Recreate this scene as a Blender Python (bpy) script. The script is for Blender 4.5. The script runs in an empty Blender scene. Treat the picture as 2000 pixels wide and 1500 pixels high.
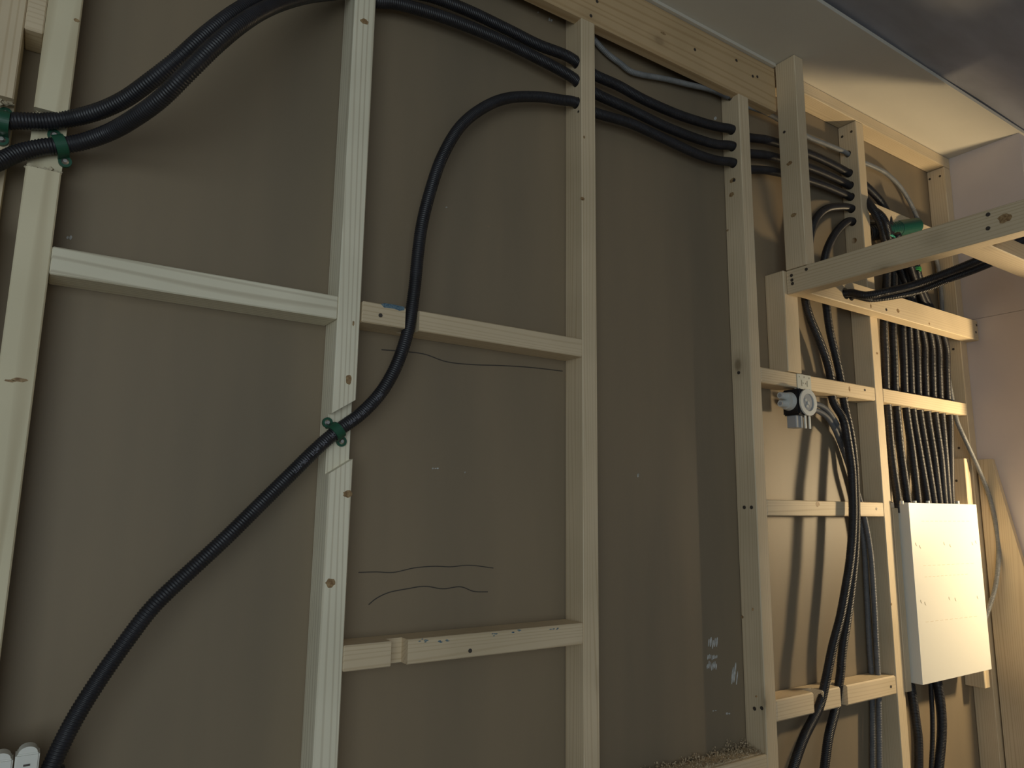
import bpy, bmesh, math, random
from mathutils import Vector, Matrix, noise
random.seed(4)
S = bpy.context.scene
COL = S.collection

# ------------------------------------------------------------------ camera
F_PX, YAW, PITCH, ROLL, CAM_Y, CAM_Z = 1410.75, 0.580474, 0.169983, 0.013117, -1.37719, 1.5
_cy, _sy, _cp, _sp = math.cos(YAW), math.sin(YAW), math.cos(PITCH), math.sin(PITCH)
FWD = Vector((_sy*_cp, _cy*_cp, _sp)); _r = Vector((_cy, -_sy, 0)); _u = _r.cross(FWD)
RT = _r*math.cos(ROLL)+_u*math.sin(ROLL); UP = -_r*math.sin(ROLL)+_u*math.cos(ROLL)
CAM = Vector((0, CAM_Y, CAM_Z))
cd = bpy.data.cameras.new('camera'); cam = bpy.data.objects.new('camera', cd); COL.objects.link(cam)
M = Matrix((RT, UP, -FWD)).transposed().to_4x4(); M.translation = CAM; cam.matrix_world = M
cd.sensor_width = 36; cd.lens = F_PX/2000*36; cd.clip_start = 0.02
S.camera = cam

def at(px, py, x=None, y=None, z=None):
    """point of the place on a measured plane (x, y or z known), used to set out the framing"""
    d = FWD + RT*((px-1000)/F_PX) - UP*((py-750)/F_PX)
    t = (y-CAM.y)/d.y if y is not None else ((x-CAM.x)/d.x if x is not None else (z-CAM.z)/d.z)
    return CAM + d*t

# ------------------------------------------------------------------ light
S.view_settings.view_transform = 'Standard'; S.view_settings.look = 'None'
S.view_settings.gamma = 1; S.view_settings.use_curve_mapping = False
S.view_settings.exposure = 0.0
wd = bpy.data.worlds.new('world'); S.world = wd; wd.use_nodes = True
bg = wd.node_tree.nodes['Background']; bg.inputs[0].default_value = (0.80, 0.90, 1.0, 1); bg.inputs[1].default_value = 0.17

def area(name, loc, target, sx, sy, power, col):
    l = bpy.data.lights.new(name, 'AREA'); l.shape = 'RECTANGLE'; l.size = sx; l.size_y = sy
    l.energy = power; l.color = col
    o = bpy.data.objects.new(name, l); COL.objects.link(o); o.location = loc
    o.rotation_euler = (Vector(target)-Vector(loc)).to_track_quat('-Z', 'Y').to_euler(); return o
area('daylight_behind_camera', (-1.3, -3.4, 1.55), (0.3, 0, 1.6), 2.4, 2.0, 34, (0.86, 0.97, 1.0))  # soft cool light assumed behind the camera, no doorway built
LAMP = (3.06, -0.70, 1.55)
pl = bpy.data.lights.new('work_lamp_light', 'POINT'); pl.energy = 50; pl.shadow_soft_size = 0.045; pl.color = (1.0, 0.77, 0.45)
po = bpy.data.objects.new('work_lamp_light', pl); COL.objects.link(po); po.location = LAMP

# ------------------------------------------------------------------ materials
def nodes(name):
    m = bpy.data.materials.new(name); m.use_nodes = True
    nt = m.node_tree; b = nt.nodes['Principled BSDF']; return m, nt, b
def N(nt, t, **k):
    n = nt.nodes.new(t)
    for a, v in k.items(): setattr(n, a, v)
    return n
def ramp(nt, stops):
    r = N(nt, 'ShaderNodeValToRGB'); e = r.color_ramp.elements
    while len(e) < len(stops): e.new(0.5)
    for i, (p, c) in enumerate(stops): e[i].position = p; e[i].color = (*c, 1)
    return r
def mix(nt, fac, a, b, mode='MIX'):
    n = N(nt, 'ShaderNodeMix', data_type='RGBA', blend_type=mode)
    for s, v in ((n.inputs[0], fac), (n.inputs[6], a), (n.inputs[7], b)):
        if isinstance(v, bpy.types.NodeSocket): nt.links.new(v, s)
        elif isinstance(v, (int, float)): s.default_value = v
        else: s.default_value = (*v, 1)
    return n.outputs[2]
def wood(name, axis, light, dark, ring=55, knots=1.0, rough=0.62):
    m, nt, b = nodes(name); L = nt.links.new
    tc = N(nt, 'ShaderNodeTexCoord'); oi = N(nt, 'ShaderNodeObjectInfo')
    off = N(nt, 'ShaderNodeVectorMath', operation='SCALE'); off.inputs[0].default_value = (7, 11, 5); L(oi.outputs['Random'], off.inputs[3])
    add = N(nt, 'ShaderNodeVectorMath', operation='ADD'); L(tc.outputs['Object'], add.inputs[0]); L(off.outputs[0], add.inputs[1])
    sc = [1, 1, 1]; sc['xyz'.index(axis)] = 0.05
    mp = N(nt, 'ShaderNodeMapping'); mp.inputs['Scale'].default_value = sc; L(add.outputs[0], mp.inputs[0])
    sep = N(nt, 'ShaderNodeSeparateXYZ'); L(mp.outputs[0], sep.inputs[0])
    nz = N(nt, 'ShaderNodeTexNoise'); nz.inputs['Scale'].default_value = 9; nz.inputs['Detail'].default_value = 2; L(mp.outputs[0], nz.inputs['Vector'])
    oth = [i for i in range(3) if 'xyz'[i] != axis]
    s0 = N(nt, 'ShaderNodeMath', operation='ADD'); L(sep.outputs[oth[0]], s0.inputs[0]); L(sep.outputs[oth[1]], s0.inputs[1])
    s1 = N(nt, 'ShaderNodeMath', operation='MULTIPLY_ADD'); L(nz.outputs[0], s1.inputs[0]); s1.inputs[1].default_value = 0.10; L(s0.outputs[0], s1.inputs[2])
    s2 = N(nt, 'ShaderNodeMath', operation='MULTIPLY'); L(s1.outputs[0], s2.inputs[0]); s2.inputs[1].default_value = ring*6.283*2.2
    s3 = N(nt, 'ShaderNodeMath', operation='SINE'); L(s2.outputs[0], s3.inputs[0])
    s4 = N(nt, 'ShaderNodeMapRange'); L(s3.outputs[0], s4.inputs[0]); s4.inputs[1].default_value = 0.35; s4.inputs[2].default_value = 1
    s4.inputs[3].default_value = 0; s4.inputs[4].default_value = 0.62 if ring > 50 else 0.9
    n2 = N(nt, 'ShaderNodeTexNoise'); n2.inputs['Scale'].default_value = 26; n2.inputs['Detail'].default_value = 3; L(mp.outputs[0], n2.inputs['Vector'])
    n3 = N(nt, 'ShaderNodeTexNoise'); n3.inputs['Scale'].default_value = 4; L(add.outputs[0], n3.inputs['Vector'])
    gate = N(nt, 'ShaderNodeMath', operation='MULTIPLY'); L(s4.outputs[0], gate.inputs[0]); L(n2.outputs[0], gate.inputs[1])
    c = mix(nt, gate.outputs[0], light, dark)
    r3 = ramp(nt, [(0.3, (0.86, 0.84, 0.80)), (0.7, (1.04, 1.02, 1.0))]); L(n3.outputs[0], r3.inputs[0])
    c = mix(nt, 1.0, c, r3.outputs[0], 'MULTIPLY')
    sck = [5.0, 5.0, 5.0]; sck['xyz'.index(axis)] = 3.2
    mk = N(nt, 'ShaderNodeMapping'); mk.inputs['Scale'].default_value = sck; L(add.outputs[0], mk.inputs[0])
    vo = N(nt, 'ShaderNodeTexVoronoi'); vo.inputs['Scale'].default_value = 1.0; L(mk.outputs[0], vo.inputs['Vector'])
    kr = ramp(nt, [(0.0, (0.85*knots,)*3), (0.055, (0.75*knots,)*3), (0.085, (0.25*knots,)*3), (0.17, (0, 0, 0))]); L(vo.outputs['Distance'], kr.inputs[0])
    c = mix(nt, kr.outputs[0], c, tuple(x*0.42 for x in dark))
    L(c, b.inputs['Base Color']); b.inputs['Roughness'].default_value = rough
    bp = N(nt, 'ShaderNodeBump'); bp.inputs['Strength'].default_value = 0.12; bp.inputs['Distance'].default_value = 0.002
    L(n2.outputs[0], bp.inputs['Height']); L(bp.outputs[0], b.inputs['Normal'])
    return m
PL, PD = (0.70, 0.58, 0.40), (0.44, 0.30, 0.15)
W = {a: wood('pine_'+a, a, PL, PD) for a in 'xyz'}
WG = {a: wood('pale_spruce_'+a, a, (0.84, 0.80, 0.64), (0.50, 0.43, 0.30), ring=38) for a in 'xyz'}
WA = {'z': wood('tan_spruce', 'z', (0.76, 0.69, 0.49), (0.50, 0.41, 0.25), ring=24)}
WH = wood('honey_pine', 'x', (0.60, 0.44, 0.25), (0.42, 0.26, 0.12), ring=20, knots=0.6)

def noisy(name, c1, c2, scale, rough, bump=0.0, stretch=(1, 1, 1), spec=0.5, detail=4):
    m, nt, b = nodes(name); L = nt.links.new
    tc = N(nt, 'ShaderNodeTexCoord'); mp = N(nt, 'ShaderNodeMapping'); mp.inputs['Scale'].default_value = stretch
    L(tc.outputs['Object'], mp.inputs[0])
    nz = N(nt, 'ShaderNodeTexNoise'); nz.inputs['Scale'].default_value = scale; nz.inputs['Detail'].default_value = detail
    L(mp.outputs[0], nz.inputs['Vector'])
    r = ramp(nt, [(0.35, c1), (0.65, c2)]); L(nz.outputs[0], r.inputs[0]); L(r.outputs[0], b.inputs['Base Color'])
    b.inputs['Roughness'].default_value = rough; b.inputs['Specular IOR Level'].default_value = spec
    if bump:
        bp = N(nt, 'ShaderNodeBump'); bp.inputs['Strength'].default_value = bump; bp.inputs['Distance'].default_value = 0.003
        L(nz.outputs[0], bp.inputs['Height']); L(bp.outputs[0], b.inputs['Normal'])
    return m
def plain(name, c, rough=0.5, metal=0.0, spec=0.5, trans=0.0, alpha=1.0):
    m, nt, b = nodes(name); b.inputs['Base Color'].default_value = (*c, 1)
    b.inputs['Roughness'].default_value = rough; b.inputs['Metallic'].default_value = metal
    b.inputs['Specular IOR Level'].default_value = spec; b.inputs['Transmission Weight'].default_value = trans
    nz = N(nt, 'ShaderNodeTexNoise'); nz.inputs['Scale'].default_value = 60
    rr = N(nt, 'ShaderNodeMapRange'); rr.inputs[3].default_value = max(rough-0.06, 0); rr.inputs[4].default_value = rough+0.06
    nt.links.new(nz.outputs[0], rr.inputs[0]); nt.links.new(rr.outputs[0], b.inputs['Roughness'])
    return m
BOARD = noisy('brown_fibreboard', (0.205, 0.165, 0.112), (0.275, 0.212, 0.136), 2.2, 0.55, 0.03, (1.6, 1, 0.22), 0.4)
GYP = noisy('gypsum_face', (0.60, 0.56, 0.475), (0.64, 0.60, 0.51), 3, 0.8, 0.03)
GYP2 = noisy('grey_gypsum_paper', (0.60, 0.53, 0.51), (0.65, 0.575, 0.55), 3, 0.75, 0.03)
DARK = noisy('dark_underlay', (0.27, 0.27, 0.29), (0.36, 0.36, 0.40), 4, 0.6, 0.3, (0.6, 2.2, 1))
FLOORM = noisy('bare_screed', (0.24, 0.22, 0.19), (0.30, 0.28, 0.25), 5, 0.85, 0.1)
BLK = noisy('black_corrugated_plastic', (0.011, 0.011, 0.014), (0.020, 0.020, 0.025), 30, 0.42, 0, spec=0.5)
GREYC = noisy('grey_corrugated_plastic', (0.19, 0.195, 0.195), (0.25, 0.255, 0.255), 30, 0.45)
DGREYC = noisy('dark_grey_corrugated_plastic', (0.11, 0.115, 0.125), (0.15, 0.155, 0.165), 30, 0.5)
GREEN = plain('green_clip_plastic', (0.012, 0.085, 0.045), 0.4)
GREEN2 = plain('green_sleeve_plastic', (0.006, 0.075, 0.052), 0.4)
SCREW = plain('zinc_screw', (0.62, 0.60, 0.56), 0.25, 0.9)
SCREWD = plain('dark_drywall_screw', (0.075, 0.062, 0.052), 0.5, 0.3)
WHITE = plain('white_powder_coat', (0.72, 0.71, 0.65), 0.42)
MARK = plain('pressed_knockout_edge', (0.42, 0.36, 0.26), 0.6)
PLATE = plain('galvanised_plate', (0.62, 0.64, 0.58), 0.42, 0.25)
BLKBOX = plain('black_box_plastic', (0.010, 0.010, 0.012), 0.35)
LENS = plain('milky_plastic', (0.60, 0.61, 0.58), 0.3)
LGREY = plain('pale_grey_plastic', (0.34, 0.36, 0.38), 0.45)
PLAST = plain('white_plastic', (0.76, 0.76, 0.70), 0.4)
PENCIL = plain('pencil_graphite', (0.05, 0.042, 0.035), 0.6)
PLASTER = noisy('plaster_smear', (0.34, 0.34, 0.32), (0.60, 0.61, 0.60), 90, 0.8)
BLUE = noisy('blue_paint_trace', (0.04, 0.10, 0.16), (0.16, 0.24, 0.28), 260, 0.6)
PRINT = plain('faded_white_print', (0.17, 0.17, 0.20), 0.6)
SHAV = noisy('wood_shavings', (0.42, 0.32, 0.20), (0.66, 0.54, 0.36), 60, 0.8)
SPLINT = noisy('splintered_wood', (0.36, 0.30, 0.20), (0.62, 0.54, 0.38), 40, 0.8)

# ------------------------------------------------------------------ helpers
def link(name, bm, mat, parent=None, smooth=False):
    bmesh.ops.recalc_face_normals(bm, faces=bm.faces)
    me = bpy.data.meshes.new(name); bm.to_mesh(me); bm.free()
    if smooth:
        for p in me.polygons: p.use_smooth = True
    me.materials.append(mat)
    o = bpy.data.objects.new(name, me); COL.objects.link(o)
    if parent:
        o.parent = parent
    return o
def tag(o, label=None, cat=None, group=None, kind=None):
    if label: o['label'] = label
    if cat: o['category'] = cat
    if group: o['group'] = group
    if kind: o['kind'] = kind
    return o
def empty(name, loc, label, cat, group=None):
    o = bpy.data.objects.new(name, None); o.empty_display_size = 0.02; COL.objects.link(o); o.location = loc
    bpy.context.view_layer.update()
    return tag(o, label, cat, group)
def origin(o, loc):
    loc = Vector(loc); o.data.transform(Matrix.Translation(-loc)); o.location = loc; return o
def box_bm(x0, x1, y0, y1, z0, z1, bev=0.0015, bm=None, seg=1):
    b = bmesh.new()
    v = [b.verts.new(p) for p in ((x0, y0, z0), (x1, y0, z0), (x1, y1, z0), (x0, y1, z0), (x0, y0, z1), (x1, y0, z1), (x1, y1, z1), (x0, y1, z1))]
    for f in ((0, 3, 2, 1), (4, 5, 6, 7), (0, 1, 5, 4), (1, 2, 6, 5), (2, 3, 7, 6), (3, 0, 4, 7)): b.faces.new([v[i] for i in f])
    if bev: bmesh.ops.bevel(b, geom=b.edges[:], offset=bev, segments=seg, affect='EDGES')
    if bm is None: return b
    me = bpy.data.meshes.new('tmp'); b.to_mesh(me); b.free(); bm.from_mesh(me); bpy.data.meshes.remove(me); return bm
def cyl_bm(p0, p1, r, seg=20, bm=None, r1=None):
    p0, p1 = Vector(p0), Vector(p1); d = p1-p0
    b = bm or bmesh.new()
    mt = Matrix.Translation((p0+p1)/2) @ d.to_track_quat('Z', 'Y').to_matrix().to_4x4()
    bmesh.ops.create_cone(b, cap_ends=True, segments=seg, radius1=r, radius2=r if r1 is None else r1, depth=d.length, matrix=mt)
    return b
def cut(o, cutters):
    """saw or drill: subtract the listed bmeshes from o for good"""
    bm = bmesh.new()
    for i, c in enumerate(cutters):
        bmesh.ops.recalc_face_normals(c, faces=c.faces)
        me = bpy.data.meshes.new('c'); c.to_mesh(me); c.free()
        co = bpy.data.objects.new('cutter', me); COL.objects.link(co)
        md = o.modifiers.new('cut', 'BOOLEAN'); md.operation = 'DIFFERENCE'; md.object = co; md.solver = 'EXACT'
        bpy.context.view_layer.update()
        ev = o.evaluated_get(bpy.context.evaluated_depsgraph_get())
        nm = bpy.data.meshes.new_from_object(ev); old = o.data
        o.modifiers.clear(); o.data = nm
        nm.name = old.name; bpy.data.meshes.remove(old); bpy.data.objects.remove(co); bpy.data.meshes.remove(me)
    bm.free(); return o
def timber(name, x0, x1, y0, y1, z0, z1, axis, mat, label, cat, group=None, cuts=None, bev=0.002):
    o = link(name, box_bm(x0, x1, y0, y1, z0, z1, bev), (mat or W)[axis] if isinstance(mat or W, dict) else mat)
    if cuts: cut(o, cuts)
    c = ((x0+x1)/2, (y0+y1)/2, z0); origin(o, c)
    bpy.context.view_layer.update()
    return tag(o, label, cat, group)
def child(o, parent):
    o.parent = parent; o.matrix_parent_inverse = Matrix.Translation(-parent.location) if not parent.rotation_euler[2] else parent.matrix_world.inverted(); return o
def screws(parent, pts, n, r=0.0042, mat=None, name='screw'):
    n = Vector(n)
    for p in pts:
        p = Vector(p); b = cyl_bm(p-n*0.001, p+n*0.0012, r, 12)
        cyl_bm(p+n*0.0012, p+n*0.0016, r*0.45, 6, b)
        child(link(name, b, mat or SCREWD), parent)
def catmull(pts, step=0.002):
    P = [Vector(p) for p in pts]; P = [P[0]*2-P[1]]+P+[P[-1]*2-P[-2]]; out = []
    for i in range(1, len(P)-2):
        a, b, c, d = P[i-1:i+3]
        ta, tb, tc, td = 0, max((b-a).length, 1e-4)**.5, 0, 0
        tc = tb+max((c-b).length, 1e-4)**.5; td = tc+max((d-c).length, 1e-4)**.5
        n = max(6, int((c-b).length/0.006))
        for k in range(n):
            t = tb+(tc-tb)*k/n
            A1 = a*((tb-t)/(tb-ta))+b*((t-ta)/(tb-ta)); A2 = b*((tc-t)/(tc-tb))+c*((t-tb)/(tc-tb)); A3 = c*((td-t)/(td-tc))+d*((t-tc)/(td-tc))
            B1 = A1*((tc-t)/(tc-ta))+A2*((t-ta)/(tc-ta)); B2 = A2*((td-t)/(td-tb))+A3*((t-tb)/(td-tb))
            out.append(B1*((tc-t)/(tc-tb))+B2*((t-tb)/(tc-tb)))
    out.append(P[-2])
    # resample evenly
    res = [out[0]]; acc = 0
    for i in range(1, len(out)):
        a, b = out[i-1], out[i]; L = (b-a).length
        while acc+L >= step:
            t = (step-acc)/L; a = a.lerp(b, t); res.append(a.copy()); L = (b-a).length; acc = 0
            if L < 1e-9: break
        acc += L
    return res
def tube(pts, r, ridged=True, pitch=0.0046, seg=12, depth=0.0011, cap=True):
    step = pitch/4 if ridged else 0.006
    c = catmull(pts, step); bm = bmesh.new(); rings = []
    t = (c[1]-c[0]).normalized(); nrm = t.orthogonal().normalized()
    for i, p in enumerate(c):
        t2 = (c[min(i+1, len(c)-1)]-c[max(i-1, 0)]).normalized()
        nrm = (nrm-t2*nrm.dot(t2)).normalized(); bi = t2.cross(nrm)
        rr = r-(depth if (ridged and i % 4 in (2, 3)) else 0)
        rings.append([bm.verts.new(p+(nrm*math.cos(a)+bi*math.sin(a))*rr) for a in [2*math.pi*k/seg for k in range(seg)]])
    for a, b in zip(rings, rings[1:]):
        for k in range(seg): bm.faces.new((a[k], a[(k+1) % seg], b[(k+1) % seg], b[k]))
    if cap: bm.faces.new(rings[0]); bm.faces.new(rings[-1][::-1])
    return bm, c
def P(lst):
    return [at(a, b, y=c) for a, b, c in lst]
def cable(name, pts, r, mat, label, cat='conduit', group=None, ridged=True, parent=None):
    bm, c = tube(pts, r, ridged)
    o = link(name, bm, mat, smooth=True); origin(o, pts[0]); bpy.context.view_layer.update()
    if parent: return child(o, parent), c
    return tag(o, label, cat, group), c

D = 0.068
# ------------------------------------------------------------------ setting
def struct(name, bm, mat):
    o = link(name, bm, mat); o['kind'] = 'structure'; return o
wb = struct('wall_back', box_bm(-2.6, 2.952, 0, 0.015, 0, 2.935, 0), BOARD)
struct('floor', box_bm(-2.6, 4.0, -5, 0.015, -0.05, 0, 0), FLOORM)
struct('ceiling', box_bm(-2.6, 2.9999, -0.325, 0.0, 2.911, 2.924, 0), GYP)
struct('wall_right', box_bm(2.952, 2.965, -0.318, 0.015, 0, 2.2352, 0), GYP2)
o = struct('wall_right_upper', box_bm(2.952, 2.965, -0.318, 0.015, 2.2365, 2.9105, 0), GYP2); o.name = 'wall_right.001'
b = box_bm(4.2, 4.25, -5, 0.015, 0, 2.98, 0); struct('wall_far', b, DARK)
struct('wall_right', box_bm(2.9655, 3.02, -0.318, 0.015, 0, 2.9105, 0), GYP2)
bm = bmesh.new()          # rough dark underside beyond the plasterboard strip: slightly sagging sheet with thickness
nx, ny = 60, 40; g = [[None]*(ny+1) for _ in range(nx+1)]
for i in range(nx+1):
    for j in range(ny+1):
        x = -2.6+6.79*i/nx; y = -0.20-3.6*j/ny
        z = 2.935+0.012*noise.noise(Vector((x*2, y*3, 0)))+ (0.03 if y > -0.36 else 0)*0
        g[i][j] = bm.verts.new((x, y, z))
for i in range(nx):
    for j in range(ny): bm.faces.new((g[i][j], g[i+1][j], g[i+1][j+1], g[i][j+1]))
ex = bmesh.ops.extrude_face_region(bm, geom=bm.faces[:])
bmesh.ops.translate(bm, vec=(0, 0, 0.03), verts=[v for v in ex['geom'] if isinstance(v, bmesh.types.BMVert)])
struct('ceiling_outer', bm, DARK).name = 'ceiling.001'
struct('trim_1', box_bm(-2.6, 1.845, -0.076, -0.052, 2.900, 2.9105, 0), GYP)

# pencil curves and plaster on the board
def ribbon(name, pts, w, mat, parent, label=None):
    c = catmull([Vector(p) for p in pts], 0.006); bm = bmesh.new(); prev = None
    for i, p in enumerate(c):
        t = (c[min(i+1, len(c)-1)]-c[max(i-1, 0)]).normalized(); n = Vector((-t.z, 0, t.x))*w/2
        q = [bm.verts.new(p+n+Vector((0, -0.0004, 0))), bm.verts.new(p-n+Vector((0, -0.0004, 0))), bm.verts.new(p-n), bm.verts.new(p+n)]
        if prev:
            for k in range(4): bm.faces.new((prev[k], prev[(k+1) % 4], q[(k+1) % 4], q[k]))
        else: bm.faces.new(q)
        prev = q
    bm.faces.new(prev[::-1])
    o = child(link(name, bm, mat), parent)
    if label: o['label'] = label
    return o
def onwall(l): return [at(a, b, y=-0.0001) for a, b in l]
ribbon('pencil_line', onwall([(745, 683), (795, 687), (830, 692), (870, 706), (920, 712), (980, 714), (1040, 718), (1100, 725)]), 0.0022, PENCIL, wb)
ribbon('pencil_line', onwall([(700, 1118), (735, 1117), (768, 1118), (810, 1109), (850, 1106), (880, 1107), (915, 1104), (968, 1110)]), 0.0018, PENCIL, wb)
ribbon('pencil_line', onwall([(720, 1181), (733, 1170), (757, 1158), (795, 1150), (830, 1145), (865, 1150), (900, 1146), (925, 1155), (955, 1156)]), 0.0020, PENCIL, wb)
def smear(px, py, w, h, n=26, name='plaster_smear', mat=PLASTER, strokes=7, tilt=0.1):
    bm = bmesh.new()
    for s in range(strokes):
        cx = px-w/2+w*(s+.5)/strokes; hh = h*random.uniform(.6, 1); ww = w/strokes*random.uniform(.5, 1.1); oy = random.uniform(-.15, .15)*h
        r = [at(cx+ww*math.cos(a)*.5*random.uniform(.7, 1)+tilt*math.sin(a)*hh*.5, py+oy-hh*math.sin(a)*.5, y=-0.0001) for a in [2*math.pi*k/14 for k in range(14)]]
        f = [bm.verts.new(p) for p in r]; q = [bm.verts.new(p+Vector((0, -0.0006-s*0.00002, 0))) for p in r]
        bm.faces.new(f); bm.faces.new(q[::-1])
        for k in range(14): bm.faces.new((f[k], f[(k+1) % 14], q[(k+1) % 14], q[k]))
    return child(link(name, bm, mat), wb)
smear(1392, 1256, 20, 22, strokes=5); smear(1391, 1283, 20, 10); smear(1390, 1300, 20, 16)
smear(1435, 1318, 13, 42, strokes=3); smear(1075, 39, 9, 7, strokes=2); smear(135, 463, 12, 9, strokes=2)
smear(1246, 928, 4, 8, strokes=1); smear(1422, 1393, 9, 5, strokes=2); smear(1395, 1388, 9, 3, strokes=2); smear(850, 915, 14, 3, strokes=3)
smear(872, 405, 6, 3, strokes=1); smear(1051, 24, 4, 4, strokes=1); smear(1397, 230, 6, 8, strokes=1); smear(908, 922, 4, 4, strokes=1)

# ------------------------------------------------------------------ studs
def hole(x, p, r): return cyl_bm((x-0.06, p.y, p.z), (x+0.10, p.y, p.z), r, 20)
def hole2(p0, p1, r):
    d = (p1-p0).normalized(); return cyl_bm(p0-d*0.05, p1+d*0.05, r, 20)
# A : notched for the two large conduits
zA1, zA0 = at(120, 222, y=-D).z, at(110, 336, y=-D).z
A = timber('wall_stud', -0.060, -0.0124, -D, -0.0005, 0, 2.905, 'z', WA, 'pale full-height wooden stud at the left edge, gouged where two black conduits cross it', 'stud', 'wall studs',
    cuts=[box_bm(-0.08, 0.01, -D-0.01, -0.041, zA0, zA1, 0)])
A2 = timber('wall_stud', -0.152, -0.0870, -D, -0.0005, 0, 2.905, 'z', W, 'wooden stud in the top left corner, cut off ragged above the upper conduit', 'stud', 'wall studs',
    cuts=[box_bm(-0.17, -0.07, -D-0.01, -0.035, 1.93, 2.125, 0)])
def splinters(parent, x0, x1, y, z, n, s=0.006, up=1):
    bm = bmesh.new()
    for i in range(n):
        c = Vector((random.uniform(x0, x1), y+random.uniform(-0.003, 0.004), z+random.uniform(-.004, .004)))
        m = Matrix.Translation(c) @ Matrix.Rotation(random.uniform(0, 3), 4, 'Y') @ Matrix.Rotation(random.uniform(-.6, .6), 4, 'X') @ Matrix.Diagonal((random.uniform(.2, .6), .4, random.uniform(.6, 2), 1))
        bmesh.ops.create_cube(bm, size=s*random.uniform(.5, 1.2), matrix=m)
    o = child(link('splintered_edge', bm, SPLINT), parent); o['kind'] = 'stuff'; o['label'] = 'ragged splinters left along a saw cut'
    return o
splinters(A, -0.058, -0.014, -0.052, zA1, 40); splinters(A, -0.058, -0.014, -0.054, zA0, 70, 0.009)
splinters(A2, -0.150, -0.089, -0.052, 2.122, 50, 0.009)
# B : slanted notch for the thin conduit, two drilled holes above
pB = [at(692, -14, y=-0.036), at(692, -34, y=-0.036)]
nb = box_bm(-0.1, 0.1, -0.06, 0, -0.0475, 0.0475, 0)
ctr = (at(664, 800, y=-D)+at(656, 915, y=-D))/2
bmesh.ops.transform(nb, matrix=Matrix.Translation((ctr.x, -0.046, ctr.z)) @ Matrix.Rotation(-math.radians(33), 4, 'Y'), verts=nb.verts)
B = timber('wall_stud', 0.4567, 0.5019, -D, -0.0005, 0, 2.905, 'z', WG, 'pale wooden stud with a slanting notch and green clip, second stud from left', 'stud', 'wall studs',
    cuts=[nb, hole(0.4567, pB[0], 0.0155), hole(0.4567, pB[1], 0.0155)])
hC = [at(1128, 121, x=1.0577), at(1128, 157, x=1.0577), at(1126, 201, x=1.0577)]
for h in hC: h.y = -0.046
HR = 0.0148
HT = 2.7475
C = timber('wall_stud', 1.0577, 1.1028, -D, -0.0005, 0, 2.905, 'z', W, 'wooden stud in the middle of the wall with three drilled conduit holes near its top', 'stud', 'wall studs',
    cuts=[hole(1.0577, h, HR) for h in hC]+[box_bm(1.04, 1.12, -D-0.01, -0.0355, HT, 3, 0)])
hD = [at(1430, 254, x=1.6666), at(1430, 287, x=1.6666), at(1432, 319, x=1.6666)]
for h in hD: h.y = -0.038
hDg = at(1427, 188, x=1.6666); hDg.y = -0.034
Dd = timber('wall_stud', 1.6666, 1.7113, -D, -0.0005, 0, 2.905, 'z', W, 'grey-sided wooden stud left of the post, three black conduits entering near its top', 'stud', 'wall studs',
    cuts=[hole(1.6666, h, HR) for h in hD]+[hole(1.6666, hDg, 0.0135), box_bm(1.65, 1.73, -D-0.01, -0.0355, HT, 3, 0)])
hF = [at(a, b_, x=2.2931) for a, b_ in ((1655, 301), (1657, 339), (1661, 362), (1661, 385), (1661, 409), (1664, 434))]
for h in hF: h.y = -0.031
spare = at(1668, 470, x=2.2931)
Fz = timber('wall_stud', 2.2931, 2.3392, -D, -0.0005, 0, 2.864, 'z', W, 'wooden stud with a column of six cable holes, directly left of the white distribution cabinet', 'stud', 'wall studs',
    cuts=[hole(2.2931, h, HR if i else 0.0125) for i, h in enumerate(hF)]+[hole(2.2931, spare, 0.010)])
G = timber('wall_stud', 2.9041, 2.9515, -D, -0.0005, 0, 2.864, 'z', W, 'wooden stud in the right corner against the grey side wall', 'stud', 'wall studs')
# screws on the studs
screws(Dd, [at(1443, 728, x=1.6666), at(1434, 352, x=1.6666), at(1454, 991, x=1.6666), at(1468, 991, x=1.6666), at(1474, 1384, x=1.6666), at(1488, 1383, x=1.6666)], (-1, 0, 0), 0.005)
screws(C, [at(1129, 34, x=1.0577), at(1130, 218, x=1.0577)], (-1, 0, 0), 0.003)
screws(Fz, [at(1645, 267, x=2.2931), at(1663, 257, x=2.2931)], (-1, 0, 0), 0.0045)
screws(G, [at(1816, 350, x=2.9041), at(1836, 344, x=2.9041), at(1862, 682, x=2.9041), at(1873, 875, x=2.9041)], (-1, 0, 0), 0.0045)

# upper post E stands in front of the frame on the outrigger beam; lower post behind it
EU = timber('post', 1.850, 1.893, -0.1395, -0.0685, 2.2235, 2.9100, 'z', W, 'short upright post standing on the projecting beam at the end of the header', 'post')
screws(EU, [at(1532, 258, x=1.85)], (-1, 0, 0), 0.0045)
EL = timber('post', 1.838, 1.904, -D, -0.0005, 1.9105, 2.2225, 'z', W, 'wide lower post block standing on a crosspiece, under the left end of the outrigger beam', 'post')
BEAM = timber('outrigger_beam', 1.850, 1.895, -0.98, -0.0690, 2.1465, 2.2215, 'y', W, 'long grey-sided beam projecting from the wall frame towards the room at upper right', 'beam')
screws(BEAM, [at(1546, 538, x=1.85), at(1547, 547, x=1.85), at(1548, 554, x=1.85), at(1575, 526, x=1.85), at(1930, 419, x=1.85), at(1930, 446, x=1.85)], (-1, 0, 0), 0.005)
hX = at(1652, 573, y=-0.113)
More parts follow.
